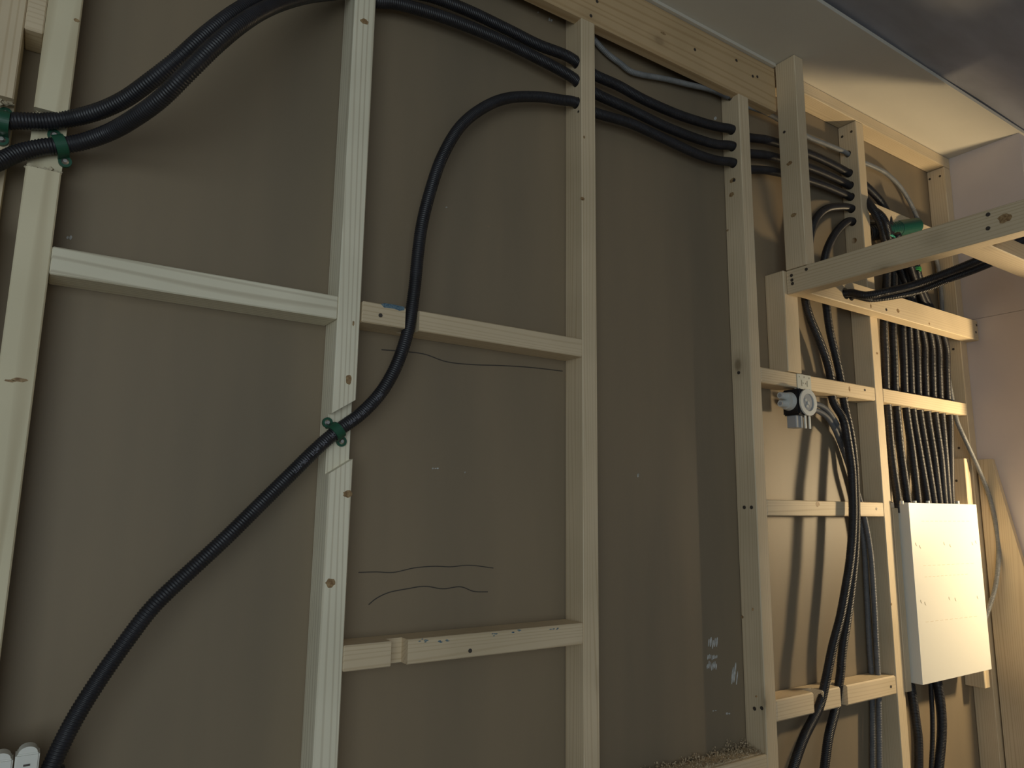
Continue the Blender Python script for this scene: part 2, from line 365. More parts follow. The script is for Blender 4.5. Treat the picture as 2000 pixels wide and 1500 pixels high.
CB = timber('cross_beam', 1.8957, 2.9505, -0.113, -0.0685, 2.150, 2.227, 'x', W, 'bright warm-lit horizontal beam across the studs with a black conduit coming out of a hole', 'beam',
    cuts=[cyl_bm((hX.x, -0.2, hX.z), (hX.x, 0.0, hX.z), 0.019, 24), cyl_bm((hX.x+.028, -0.2, hX.z-.003), (hX.x+.028, 0.0, hX.z-.003), 0.016, 24)])
screws(CB, [at(1731, 583, y=-0.113), at(1731, 605, y=-0.113), at(1907, 635, y=-0.113), at(1906, 649, y=-0.113)], (0, -1, 0), 0.0045)
BR = timber('brace', 1.8957, 2.5795, -0.604, -0.536, 2.153, 2.199, 'x', W, 'pale brace leaving the far right end of the outrigger beam, warm light on its face', 'brace')
HD = timber('header_beam', -0.6, 1.8485, -D, -0.0365, HT, 2.8985, 'x', WH, 'deep honey-coloured header board along the ceiling above the studs', 'beam')
screws(HD, [at(1166, 3, y=-D), at(1154, 31, y=-D), at(1357, 97, y=-D), at(1438, 118, y=-D), at(1470, 149, y=-D), at(1479, 150, y=-D)], (0, -1, 0), 0.0045)
TP = timber('top_plate', 1.8945, 2.951, -D, -0.0005, 2.8655, 2.9095, 'x', W, 'wooden top plate under the ceiling at right, its underside warmly lit', 'beam')
# crosspieces
def nog(x0, x1, z0, z1, label, cuts=None, mat=None, y1=-0.0005, scr=(), bev=0.002):
    o = timber('crosspiece', x0, x1, -D, y1, z0, z1, 'x', mat or W, label, 'crosspiece', 'crosspieces between the studs', cuts, bev)
    if scr: screws(o, scr, (0, -1, 0), 0.0042)
    return o
nog(-0.0118, 0.4562, 1.8526, 1.8983, 'pale ribbed crosspiece between the two leftmost full studs', mat=WG)
n0 = nog(-0.0865, -0.0605, 2.249, 2.40, 'short block wedged between the two studs in the top left corner')
p_ = at(803, 620, y=-D)
xa, xb = at(791, 640, y=-D).x, at(818.5, 640, y=-D).x
N2 = nog(0.5055, 1.0572, 1.8551, 1.898, 'crosspiece with blue paint traces and a notch that a black conduit passes through', cuts=[box_bm(xa, xb, -D-0.02, -0.024, 1.8, 1.95, 0)], scr=[at(743, 616, y=-D)])
bm = bmesh.new()
pa = [(722, 596), (740, 592), (762, 594), (790, 600), (791, 607), (775, 604), (760, 605), (748, 602), (735, 600), (728, 603)]
pa = [(744, 593.6), (752, 592), (770, 595), (790, 599.5), (790, 606), (780, 607), (770, 603), (760, 602), (750, 600.5)]
f = [bm.verts.new(at(a, b_, y=-D-0.0001)) for a, b_ in pa]; q = [bm.verts.new(at(a, b_, y=-D-0.0006)) for a, b_ in pa]
bm.faces.new(f); bm.faces.new(q[::-1])
for k in range(len(f)): bm.faces.new((f[k], f[(k+1) % len(f)], q[(k+1) % len(f)], q[k]))
o = child(link('paint_trace', bm, BLUE), N2); o['label'] = 'flaking blue paint on the upper edge'
xa3, xb3 = at(763.5, 1280, y=-D).x, at(796, 1280, y=-D).x
N3 = nog(0.5024, 1.0572, 1.2045, 1.2500, 'lower crosspiece in the middle bay with an empty notch near its left end', cuts=[box_bm(xa3, xb3, -D-0.02, -0.040, 1.15, 1.3, 0)], scr=[at(918, 1271, y=-D)])
for (a, b_) in ((828, 1251), (868, 1253), (960, 1240), (1010, 1233), (1080, 1229)):
    bm = bmesh.new(); 
    for k in range(5):
        c = at(a+random.uniform(-10, 10), b_+random.uniform(-3, 3), y=-D-0.0002)
        bmesh.ops.create_icosphere(bm, subdivisions=1, radius=0.0022, matrix=Matrix.Translation(c) @ Matrix.Diagonal((random.uniform(.8, 2.2), .15, .5, 1)))
    child(link('paint_trace', bm, BLUE), N3)
pn4 = [at(1626, 742, y=-0.036), at(1645, 742, y=-0.036)]
def vhole(x, y, z0, z1, r): return cyl_bm((x, y, z0-0.02), (x, y, z1+0.02), r, 20)
D1x, D2x = 2.094, 2.160
N4 = nog(1.7118, 2.2926, 1.8635, 1.9085, 'warm-lit crosspiece carrying a perforated metal plate above the small black wall box', cuts=[vhole(D1x, -0.038, 1.86, 1.91, 0.0155), vhole(D2x, -0.038, 1.86, 1.91, 0.0155)], scr=[at(1689, 762, y=-D)], bev=0.003)
# holes in the crosspiece above the cabinet
X5 = [at(px, 800, y=-0.036).x for px in (1733.5, 1751, 1770, 1783, 1796.5, 1811, 1825.5, 1838.5, 1853.5)]
for i in range(1, 9): X5[i] = max(X5[i], X5[i-1]+0.0345)
N5 = nog(2.3397, 2.9036, 1.8640, 1.9100, 'brightly lit crosspiece with nine black conduits passing down through it above the cabinet', cuts=[vhole(x, -0.036, 1.86, 1.91, 0.0150) for x in X5]+[hole2(at(1859, 775, y=-.036), at(1864, 800, y=-.040), 0.0105)])
x6a, x6b = at(1657.5, 990, y=-D).x, at(1680, 990, y=-D).x
N6 = nog(1.7118, 2.2926, 1.4885, 1.5325, 'short weathered crosspiece halfway up, cut through where the two bundled conduits pass', cuts=[box_bm(x6a, x6b, -D-0.02, -0.022, 1.4, 1.6, 0)], scr=[at(1712, 994, y=-D)])
x7 = [at(q_, 1380, y=-D).x for q_ in (1590, 1609, 1643, 1657)]
N7 = nog(1.7118, 2.2926, 0.9495, 1.0050, 'rough notched crosspiece near the bottom with two conduits lying in its notches', cuts=[box_bm(x7[0], x7[1], -D-0.02, -0.030, .9, 1.1, 0), box_bm(x7[2], x7[3], -D-0.02, -0.020, .9, 1.1, 0)], scr=[at(1740, 1341, y=-D)], bev=0.004)
n8a, n8b = at(1394, 1500, y=-D), at(1500, 1473, y=-D)
N8 = nog(1.1033, 1.6661, n8b.z-0.052, n8b.z, 'crosspiece at the bottom edge covered in wood shavings', bev=0.003)
N9 = nog(2.3397, 2.9036, 2.528, 2.5755, 'high crosspiece between the two right-hand studs, behind the green sleeve',
    cuts=[cyl_bm((2.365, -0.045, 2.62), (2.42, -0.045, 2.50), 0.017, 20), ])
BAT = timber('batten', 2.3397, 2.3712, -D-0.004, -0.040, 0.950, 1.516, 'z', W, 'narrow batten fixed beside the stud under the left edge of the white cabinet', 'batten')
BLK2 = timber('packing_block', 2.849, 2.8845, -D, -0.0005, 0.90, 1.702, 'z', W, 'short upright block with a bright edge behind the top right corner of the cabinet', 'block')
screws(BLK2, [at(1868, 939, x=2.849)], (-1, 0, 0), 0.0045)
# plank leaning in the corner
bm = bmesh.new(); poly = [(-0.074, 1.70), (-0.124, 1.70), (-0.385, 0.25), (-0.335, 0.0), (-0.15, 0.0)]
poly = [(-0.0745, 1.70), (-0.124, 1.70), (-0.430, 0.0), (-0.0745, 0.0)]
f = [bm.verts.new((2.930, y, z)) for y, z in poly]; q = [bm.verts.new((2.951, y, z)) for y, z in poly]
bm.faces.new(f); bm.faces.new(q[::-1])
for k in range(4): bm.faces.new((f[k], f[(k+1) % 4], q[(k+1) % 4], q[k]))
PK = origin(link('plank', bm, W['z']), (2.94, -0.1, 0)); tag(PK, 'tapering plank leaning against the side wall right of the cabinet', 'plank')

# unseen board added at the brace end to shade left bays and ceiling
bm = box_bm(2.5805, 2.6255, -0.610, -0.457, 0, 2.45, .002)
for v in bm.verts: v.co.y -= 0.05*(2.1-v.co.z)
LP = origin(link('light_blocker_board', bm, DARK), (2.6, -.75, 0)); tag(LP, 'unseen dark board added to block lamp light, standing at the free end of the brace', 'plank')
# work lamp outside the picture; hood added to keep light off the outer ceiling
wl = empty('work_lamp', (3.10, -0.78, 0), 'work lamp on a stand beyond the grey side wall, with an added shade plate', 'lamp')
child(link('added_shade_hood', box_bm(2.835, 3.30, -1.02, -0.618, 1.850, 1.853, 0), DARK), wl)
child(link('lamp_back', box_bm(3.14, 3.16, -1.02, -0.62, 1.46, 1.8495, .002), DARK), wl)
child(link('stand', cyl_bm((3.15, -.80, .02), (3.15, -.80, 1.46), .014, 16), SCREW), wl)
for a in (0.4, 2.5, 4.6):
    child(link('foot', cyl_bm((3.15, -.80, .30), (3.15+.30*math.cos(a), -.80+.30*math.sin(a), .01), .009, 12), SCREW), wl)

# knots with a shape of their own
KN = noisy('knot_wood', (0.20, 0.11, 0.045), (0.40, 0.27, 0.13), 160, 0.6)
def knot(parent, c, n, rx, rz):
    n = Vector(n); u = Vector((0, 0, 1)) if abs(n.z) < .5 else Vector((1, 0, 0)); v = n.cross(u); bm = bmesh.new(); K = 16
    r = [1+random.uniform(-.18, .18) for _ in range(K)]
    a = [bm.verts.new(c+v*math.cos(6.283*k/K)*rx*r[k]+u*math.sin(6.283*k/K)*rz*r[k]-n*.0005) for k in range(K)]
    b = [bm.verts.new(p.co+n*.0009) for p in a]
    bm.faces.new(a[::-1]); bm.faces.new(b)
    for k in range(K): bm.faces.new((a[k], a[(k+1) % K], b[(k+1) % K], b[k]))
    child(link('knot', bm, KN), parent)
FR, LF = (0, -1, 0), (-1, 0, 0)
for o_, pts_ in ((B, ((681, 741, .006, .010), (645, 1138, .009, .008), (712, 42, .009, .006), (679, 965, .009, .007), (690, 632, .002, .005))),
                 (C, ((1138, 388, .006, .004), (1141, 268, .003, .004))), (A, ((38, 742, .010, .003), (20, 744, .008, .002), (150, 40, .004, .003))),
                 (Fz, ((1713, 690, .006, .004), (1741, 1180, .004, .004))), (Dd, ((1470, 1190, .003, .004), (1477, 1360, .003, .003)))):
    for a, b_, rx, rz in pts_: knot(o_, at(a, b_, y=-D), FR, rx, rz)
for a, b_, rx, rz in ((1431, 352, .010, .007), (1429, 380, .009, .007), (1450, 1205, .004, .004), (1421, 450, .004, .003)): knot(Dd, at(a, b_, x=1.6666), LF, rx, rz)
for a, b_ in ((1542, 319), (1550, 420)): knot(EU, at(a, b_, x=1.85), LF, .010, .006)
for a, b_ in ((1962, 427),): knot(BEAM, at(a, b_, x=1.85), LF, .014, .011)
for a, b_, rx, rz in ((1754, 607, .008, .007), (1701, 598, .004, .007), (1815, 632, .005, .004)): knot(CB, at(a, b_, y=-.113), FR, rx, rz)
for a, b_, rx, rz in ((1295, 65, .010, .004), (1438, 118, .007, .005)): knot(HD, at(a, b_, y=-D), FR, rx, rz)
knot(N6, at(1597, 985, y=-D), FR, .009, .007); knot(N4, at(1659, 760, y=-D), FR, .004, .009)

# wood shavings on the bottom crosspiece
bm = bmesh.new()
zt = n8b.z
for i in range(2600):
    u = random.random(); x = 1.12+0.54*u; y = random.uniform(-0.060, -0.004)
    back = (y+0.06)/0.056
    h = 0.030*back**1.5*(0.25+0.75*min(1, abs(noise.noise(Vector((x*16, 0, 3)))*3)))*(0.4+0.6*min(1, max(0, (x-1.1)/.35)))
    c = Vector((x, y, zt+random.uniform(0.001, max(0.003, h))))
    m = Matrix.Translation(c) @ Matrix.Rotation(random.uniform(0, 6.3), 4, random.choice('XYZ')) @ Matrix.Rotation(random.uniform(0, 6.3), 4, 'Z')
    L_ = random.uniform(.003, .009); w_ = random.uniform(.001, .003); R_ = random.uniform(.002, .004); prev = None
    for k in range(5):
        a = k*L_/4/R_
        q = [bm.verts.new(m @ Vector((R_*math.sin(a), -w_/2, R_*(1-math.cos(a))))), bm.verts.new(m @ Vector((R_*math.sin(a), w_/2, R_*(1-math.cos(a)))))]
        if prev: bm.faces.new((prev[0], prev[1], q[1], q[0]))
        prev = q
bmesh.ops.create_cube(bm, size=1, matrix=Matrix.Translation((1.39, -0.032, zt+0.0018)) @ Matrix.Diagonal((0.53, 0.05, 0.003, 1)))
o = link('wood_shavings', bm, SHAV); origin(o, (1.39, -0.03, zt)); tag(o, 'loose wood shavings and sawdust heaped on the bottom crosspiece', 'wood shavings', kind='stuff')

# ------------------------------------------------------------------ conduits
RC = 0.0132
def q(p, y=None):
    v = p.copy(); 
    if y is not None: v.y = y
    return v
# two heavy conduits, top left
p1 = P([(-60, 235, -.058), (0, 237, -.0565), (35, 236, -.0565), (87, 237, -.0565), (140, 231, -.062), (196, 216, -.09), (245, 193, -.12), (297, 156, -.16), (350, 114, -.19), (402, 68, -.20), (455, 28, -.195), (520, -8, -.16), (600, -34, -.10)])+[pB[1]+Vector((-.03, 0, 0)), pB[1]+Vector((.06, 0, 0))]+P([(820, -12, -.040), (900, 15, -.042), (990, 57, -.045), (1050, 87, -.046)])
p1 += [hC[0]-Vector((.02, 0, -.008)), hC[0]+Vector((.05, 0, -.010))]
c1 = [(1209, 168, -.044), (1254, 193, -.044), (1322, 223, -.042), (1367, 238, -.040), (1400, 247, -.039)]
p1 += P(c1)+[hD[0]+Vector((0, 0, .002)), hD[0]+Vector((.05, 0, -.004))]+P([(1500, 274, -.036), (1580, 300, -.034), (1620, 318, -.033)])+[hF[1]+Vector((-.012, 0, 0)), hF[1]+Vector((.055, 0, -.008))]
p1 += P([(1716, 388, -.040), (1729, 408, -.046)])
def down(i, pts): return pts
top5 = [Vector((x, -0.036, 1.925)) for x in X5]; bot5 = [Vector((x, -0.036, 1.850)) for x in X5]
ENDP = [1752, 1771, 1791, 1810, 1822, 1833, 1843, 1851, 1857]
MID = [[(1741, 890)], [(1760, 890)], [(1781, 880)], [(1797, 890)], [(1810, 890)], [(1824, 890)], [(1837, 890)], [(1845, 880)], [(1856, 880)]]
def tail(i):
    return [Vector((X5[i]-.004, -.047, 2.135)), Vector((X5[i], -.041, 2.03)), top5[i], bot5[i]]+P([(a, b_, -.046) for a, b_ in MID[i]])+P([(ENDP[i]+1, 975, -.066)])+[q(at(ENDP[i]+1, 975, y=-.066))+Vector((0.0, -.002, -.045))]
def upr(i, lst): return P(lst)
p1 += P([(1737, 440, -.06), (1745, 520, -.052)])+tail(1)
cable('black_conduit', p1, RC+0.0006, BLK, 'upper of the two heavy black conduits sweeping up at top left')
p2 = P([(-70, 345, -.075), (-30, 328, -.066), (0, 315, -.060), (35, 299, -.056), (87, 287, -.0555), (120, 284, -.0565), (157, 278, -.063), (210, 260, -.09), (262, 231, -.145), (315, 192, -.20), (367, 141, -.24), (420, 89, -.255), (472, 46, -.25), (525, 15, -.215), (590, -6, -.14), (645, -13, -.07)])+[pB[0]+Vector((.0, 0, 0.002)), pB[0]+Vector((.045, 0, 0.000))]+P([(770, 6, -.038), (830, 22, -.040), (900, 46, -.042), (990, 84, -.045), (1050, 114, -.046)])
p2 += [hC[1]-Vector((.02, 0, -.008)), hC[1]+Vector((.05, 0, -.010))]
p2 += P([(1231, 214, -.044), (1299, 247, -.042), (1367, 273, -.040), (1400, 282, -.039)])+[hD[1]+Vector((0, 0, .002)), hD[1]+Vector((.05, 0, -.003))]+P([(1500, 304, -.036), (1580, 327, -.034), (1620, 343, -.033)])+[hF[2]+Vector((-.012, 0, 0)), hF[2]+Vector((.05, 0, -.008))]
p2 += P([(1712, 420, -.095), (1724, 450, -.095), (1732, 520, -.062)])+tail(0)
cable('black_conduit', p2, RC+0.0006, BLK, 'lower heavy black conduit at top left, strapped by a green clip with two screws')
p3 = P([(75, 1560, -.085), (101, 1495, -.085), (140, 1415, -.085), (182, 1345, -.086), (238, 1264, -.087), (297, 1187, -.086), (350, 1135, -.083), (388, 1100, -.082), (440, 1052, -.078), (500, 993, -.072), (568, 926, -.066), (620, 875, -.061), (657, 843, -.0600), (705, 808, -.060), (743, 768, -.062), (768, 727, -.062), (785, 686, -.060), (797, 645, -.0545), (804, 605, -.0530), (810, 560, -.056), (817, 490, -.062), (824, 440, -.064), (840, 375, -.064), (864, 306, -.062), (900, 246, -.060), (945, 210, -.056), (990, 192, -.052), (1050, 189, -.048), (1095, 195, -.046)])
p3 += [hC[2]+Vector((-.004, 0, .001)), hC[2]+Vector((.05, 0, -.006))]
p3 += P([(1231, 241, -.044), (1299, 272, -.042), (1367, 303, -.040), (1400, 313, -.039)])+[hD[2]+Vector((0, 0, .002)), hD[2]+Vector((.05, 0, -.003))]+P([(1500, 333, -.036), (1580, 352, -.034), (1620, 366, -.033)])+[hF[3]+Vector((-.012, 0, 0)), hF[3]+Vector((.05, 0, -.008))]
p3 += P([(1724, 425, -.11), (1738, 470, -.10), (1756, 530, -.060)])+tail(2)
o3, c3 = cable('black_conduit', p3, RC, BLK, 'long black conduit curving from the bottom left corner up through the notched crosspiece')
# printed marking wrapped on the conduit
def printed(txt, cable_o, c, pstart, pend, r, size=0.0085, flip=False):
    a = min(range(len(c)), key=lambda i: (c[i]-pstart).length); b_ = min(range(len(c)), key=lambda i: (c[i]-pend).length)
    cu = bpy.data.curves.new('t', 'FONT'); cu.body = txt; cu.size = size; cu.align_y = 'CENTER'
    t = bpy.data.objects.new('t', cu); COL.objects.link(t); bpy.context.view_layer.update()
    me = bpy.data.meshes.new_from_object(t.evaluated_get(bpy.context.evaluated_depsgraph_get())); bpy.data.objects.remove(t)
    ws = max(v.co.x for v in me.vertices); step = (c[1]-c[0]).length; n = abs(b_-a); sgn = 1 if b_ > a else -1
    for v in me.vertices:
        u = v.co.x/ws*n; i = max(1, min(len(c)-2, a+sgn*int(u))); tg = (c[i+1]-c[i-1]).normalized()*sgn
        nn = Vector((0, -1, 0)); nn = (nn-tg*nn.dot(tg)).normalized(); sd = nn.cross(tg)
        th = v.co.y/r; v.co = c[i]+(nn*math.cos(th)+sd*math.sin(th))*(r+0.0007)
    me.materials.append(PRINT); o = bpy.data.objects.new('printed_marking', me); COL.objects.link(o); child(o, cable_o)
    o['label'] = 'small faded white print'
yy = -.07
for txt, s, e in (('25M7801', (576, 932), (606, 906)), ('EQ4', (613, 900), (628, 888)), ('SN', (632, 880), (641, 872)), ('20', (651, 864), (658, 858)),
                  ('ENI 60', (685, 838), (706, 820)), ('NT EVK', (708, 816), (724, 796)), ('1250', (732, 783), (741, 768))):
    printed(txt, o3, c3, at(*s, y=-.062), at(*e, y=-.062), RC)
# remaining conduits into the cabinet
for i, (lab, pts) in {
    3: ('fourth black conduit from the left entering the top of the cabinet', [(1752, 458, -.115), (1770, 500, -.095)]),
    4: ('fifth black conduit from the left entering the top of the cabinet', [(1762, 474, -.12), (1776, 540, -.09)]),
    5: ('sixth black conduit from the left entering the top of the cabinet', [(1745, 480, -.09), (1765, 540, -.075)]),
    6: ('seventh black conduit from the left entering the top of the cabinet', [(1768, 490, -.10), (1784, 540, -.085)]),
    7: ('eighth black conduit from the left entering the top of the cabinet', [(1772, 500, -.125), (1788, 550, -.105)]),
    8: ('rightmost black conduit entering the top of the cabinet', [(1786, 500, -.10), (1800, 560, -.085)])}.items():
    cable('black_conduit', P(pts)+tail(i), RC-0.0004, BLK, lab)
# two conduits dropping behind the posts, from stud F
d1 = [hF[4]+Vector((.05, 0, -.004)), hF[4]+Vector((-.012, 0, 0.002))]+P([(1634, 404, -.036), (1612, 409, -.037), (1593, 428, -.038), (1583, 460, -.038), (1575, 520, -.038), (1573, 586, -.038), (1582, 620, -.038), (1599, 661, -.038), (1613, 699, -.038)])+[Vector((D1x, -.038, 1.93)), Vector((D1x+.006, -.038, 1.85))]+P([(1646, 817, -.055), (1655, 859, -.070), (1663, 914, -.082), (1665, 955, -.087), (1666, 1010, -.089), (1661, 1089, -.087), (1652, 1148, -.083), (1641, 1207, -.077), (1626, 1265, -.070), (1614, 1324, -.063), (1602, 1375, -.058), (1588, 1405, -.062), (1570, 1441, -.074), (1551, 1494, -.085), (1535, 1550, -.09)])
cable('black_conduit', d1, RC, BLK, 'black conduit in front of its twin, bending away at the bottom past the notched crosspiece')
d2 = [hF[5]+Vector((.05, 0, -.004)), hF[5]+Vector((-.010, 0, 0.002))]+P([(1642, 443, -.036), (1624, 468, -.038), (1612, 500, -.038), (1609, 550, -.038), (1614, 597, -.038), (1621, 647, -.038), (1632, 694, -.038)])+[Vector((D2x-.012, -.038, 1.935)), Vector((D2x, -.038, 1.85))]+P([(1661, 845, -.046), (1668, 900, -.054), (1671, 955, -.059), (1672, 1010, -.061), (1670, 1075, -.061), (1663, 1148, -.059), (1655, 1207, -.056), (1646, 1265, -.051), (1641, 1320, -.046), (1637, 1345, -.043), (1632, 1383, -.045), (1618, 1441, -.055), (1611, 1494, -.06), (1604, 1550, -.06)])
cable('black_conduit', d2, RC, BLK, 'black conduit behind its twin, lying in the right notch of the bottom crosspiece')
# grey conduit along the top
g = P([(1100, 20, -.012), (1140, 60, -.012)])
gg = P([(1166, 84, -.012), (1190, 108, -.013), (1209, 122, -.014), (1231, 139, -.015), (1254, 146, -.016), (1299, 154, -.02), (1345, 165, -.026)])+[hDg+Vector((-.02, 0, 0.004)), hDg+Vector((.05, 0, -.004))]+P([(1500, 222, -.032), (1540, 245, -.031), (1580, 268, -.030), (1612, 281, -.030)])+[hF[0]+Vector((-.02, 0, .002)), hF[0]+Vector((.055, 0, -.004))]+P([(1730, 338, -.026), (1760, 367, -.026), (1781, 402, -.030), (1793, 430, -.034)])
og, _ = cable('grey_conduit', [at(1130, 30, y=-.012)]+gg+P([(1806, 460, -.030), (1822, 490, -.022), (1832, 520, -.020), (1838, 570, -.020), (1842, 640, -.022), (1850, 720, -.028), (1859, 775, -.036), (1864, 800, -.040), (1870, 825, -.052), (1880, 848, -.066), (1893, 876, -.080), (1912, 918, -.095), (1929, 960, -.105), (1942, 1010, -.115), (1950, 1065, -.118), (1949, 1110, -.118), (1943, 1150, -.105), (1932, 1186, -.088), (1920, 1220, -.070), (1905, 1260, -.060)]), 0.0082, GREYC,
    'thin grey conduit running under the header and bowing out right of the cabinet', 'conduit')
bm, _c = tube(P([(1372, 168, -.028), (1400, 177, -.031)])+[hDg+Vector((-.004, 0, 0.001))], 0.0118, True)
child(link('dark_sleeve', bm, DGREYC, smooth=True), og)['label'] = 'dark sleeve where it enters the stud'
# grey conduits below the wall box
for lab, pts in (('upper grey conduit leaving the right side of the small wall box', [(1588, 788, -.060), (1600, 791, -.058), (1614, 800, -.052), (1625, 814, -.044), (1636, 832, -.035), (1648, 860, -.022), (1662, 920, -.015), (1676, 980, -.014), (1687, 1060, -.014), (1692, 1148, -.014), (1698, 1265, -.014), (1702, 1320, -.014), (1704, 1400, -.014), (1704, 1494, -.014), (1703, 1560, -.014)]),
                 ('lower grey conduit leaving the right side of the small wall box', [(1586, 800, -.055), (1598, 803, -.052), (1611, 811, -.048), (1622, 824, -.040), (1632, 842, -.030), (1643, 870, -.020), (1664, 930, -.030), (1686, 1000, -.034), (1700, 1075, -.036), (1706, 1148, -.036), (1712, 1265, -.036), (1716, 1340, -.036), (1717, 1400, -.036), (1718, 1494, -.036), (1718, 1560, -.036)])):
    cable('grey_conduit', P(pts), 0.0085, DGREYC, lab, 'conduit')
# pair leaving the hole of the cross beam towards the room
cable('black_conduit', P([(1640, 566, -.062)])+[hX+Vector((-0.002, 0.03, .000)), hX+Vector((0.002, -.012, -.001))]+P([(1690, 577, -.175), (1730, 570, -.215), (1780, 558, -.25), (1830, 540, -.31), (1880, 521, -.37), (1930, 500, -.42), (1985, 475, -.46), (2040, 448, -.50)]), 0.0128, BLK,
      'black conduit coming out of the hole in the bright cross beam')
cable('black_conduit', [hX+Vector((.028, .045, -.003)), hX+Vector((.030, .01, -.003)), hX+Vector((.036, -.010, -.003))]+P([(1700, 583, -.145), (1750, 577, -.20), (1800, 566, -.25), (1850, 546, -.32), (1900, 528, -.37), (1950, 508, -.41), (2000, 488, -.45), (2050, 464, -.49)]), 0.0120, BLK,
      'second black conduit lying under the one from the cross beam hole')
# conduits under the cabinet
for lab, pts, r in (('leftmost black conduit dropping out under the cabinet', [(1772, 1310, -.046), (1781, 1353, -.046), (1789, 1410, -.046), (1793, 1440, -.046), (1794, 1494, -.046), (1792, 1560, -.046)], RC+.001),
                 ('thin black conduit in the middle under the cabinet', [(1816, 1300, -.050), (1818, 1340, -.050), (1821, 1400, -.048), (1821, 1450, -.047), (1819, 1494, -.046), (1816, 1560, -.046)], 0.0075),
                 ('rightmost thick black conduit dropping out under the cabinet', [(1824, 1300, -.065), (1833, 1345, -.065), (1839, 1400, -.063), (1839, 1440, -.062), (1834, 1494, -.060), (1828, 1560, -.060)], RC+.002)):
    cable('black_conduit', P(pts), r, BLK, lab)

# ------------------------------------------------------------------ green clips
def clip(name, c, tang, base_y, r, label, half=0.0225, w=0.017, only=None):
    """saddle clip: arch over the conduit, two round ears with screws; base on plane y = base_y"""
    c = Vector(c); t = Vector((tang[0], 0, tang[1])).normalized(); s = Vector((-t.z, 0, t.x)); n = Vector((0, -1, 0))
    root = empty(name, (c.x, base_y, c.z), label, 'clip', 'green saddle clips')
    bm = bmesh.new(); h0 = base_y-c.y; ro, ri = r+0.0038, r+0.0006; prof = []
    K = 20
    outer = [(-half+0.006, 0), (-ro, 0)] ; 
    arc = [(math.cos(math.pi-math.pi*k/K), math.sin(math.pi-math.pi*k/K)) for k in range(K+1)]
    out = [(ro*a, max(0.003, h0+ro*b_)) if True else 0 for a, b_ in arc]
    inn = [(ri*a, max(0.0002, h0+ri*b_)) for a, b_ in arc]
    out = [(-half, 0.0032)]+[(-ro, 0.0032)]+out+[(ro, 0.0032), (half, 0.0032)]
    inn = [(-half, 0.0002)]+[(-ri, 0.0002)]+inn+[(ri, 0.0002), (half, 0.0002)]
    rings = []
    for (so, ho), (si, hi) in zip(out, inn):
        ps = []
        for (ss, hh), ww in (((so, ho), -w/2), ((so, ho), w/2), ((si, hi), w/2), ((si, hi), -w/2)):
            ps.append(bm.verts.new(Vector((c.x, base_y, c.z))+s*ss+n*hh+t*ww))
        rings.append(ps)
    for a, b_ in zip(rings, rings[1:]):
        for k in range(4): bm.faces.new((a[k], a[(k+1) % 4], b_[(k+1) % 4], b_[k]))
    bm.faces.new(rings[0]); bm.faces.new(rings[-1][::-1])
    child(link('clip_arch', bm, GREEN, smooth=False), root)
    for sg in (-1, 1):
        e = Vector((c.x, base_y, c.z))+s*half*sg
        eb = cyl_bm(e+n*0.0001, e+n*0.0055, 0.0098, 24)
        child(link('clip_ear', eb, GREEN), root)
        sb = cyl_bm(e+n*0.0055, e+n*0.0085, 0.0058, 20, r1=0.0030)
        child(link('screw', sb, SCREW), root)
    return root
pc = at(657, 843, y=-.060); clip('saddle_clip', pc, ((at(705, 808, y=-.06)-at(620, 875, y=-.06)).x, (at(705, 808, y=-.06)-at(620, 875, y=-.06)).z), -0.0462, RC, 'green saddle clip holding the long conduit in the notch of the second stud')
pc = at(117, 284.5, y=-.0560); t_ = at(150, 280, y=-.056)-at(87, 288, y=-.056)
clip('saddle_clip', pc, (t_.x, t_.z), -0.0412, RC+.0006, 'green saddle clip with two bright screws on the gouged leftmost full stud', half=0.0225)
pc = at(6, 238, y=-.0563); clip('saddle_clip', pc, (1, 0), -0.0355, RC+.0006, 'green saddle clip cut by the left edge of the picture, on the upper conduit')

# ------------------------------------------------------------------ green sleeve bundle
ga, gb = at(1690, 456, y=-.030), at(1789, 441, y=-.075)
root = empty('cable_sleeve', ga, 'green corrugated sleeve with an open mouth lying behind the outrigger beam', 'cable sleeve')
def hollow(p0, p1, ro, ri, ridged=False, seg=28):
    bm = bmesh.new(); d = (p1-p0).normalized(); L = (p1-p0).length; n = d.orthogonal().normalized(); bi = d.cross(n)
    prof = []; K = max(2, int(L/0.003)) if ridged else 2
    for k in range(K+1): prof.append((L*k/K, ro-(0.0022 if ridged and (k//2) % 2 else 0)))
    for k in range(K, -1, -1): prof.append((L*k/K, ri))
    rings = [[bm.verts.new(p0+d*u+(n*math.cos(a)+bi*math.sin(a))*rr) for a in [2*math.pi*j/seg for j in range(seg)]] for u, rr in prof]
    for i in range(len(rings)):
        a, b_ = rings[i], rings[(i+1) % len(rings)]
        for k in range(seg): bm.faces.new((a[k], a[(k+1) % seg], b_[(k+1) % seg], b_[k]))
    return bm
m1, m2 = ga.lerp(gb, .36), ga.lerp(gb, .62)
child(link('dark_collar', hollow(ga, m1, 0.030, 0.026, True), BLK, smooth=False), root)['label'] = 'dark corrugated rear part'
child(link('corrugated_body', hollow(m1, m2, 0.028, 0.025, True), GREEN2), root)
child(link('smooth_mouth', hollow(m2, gb, 0.029, 0.0265), GREEN2, smooth=False), root)
e_ = at(1742, 462, y=-.125)
bm = bmesh.new()
for k in range(6):
    a = random.uniform(0, 6.28); bb, _ = tube([e_, e_+Vector((math.cos(a)*.012, -.004, math.sin(a)*.007)), e_+Vector((math.cos(a)*.02, 0, math.sin(a)*.012-.004))], .0011, False, seg=6)
    me = bpy.data.meshes.new('t'); bb.to_mesh(me); bb.free(); bm.from_mesh(me); bpy.data.meshes.remove(me)
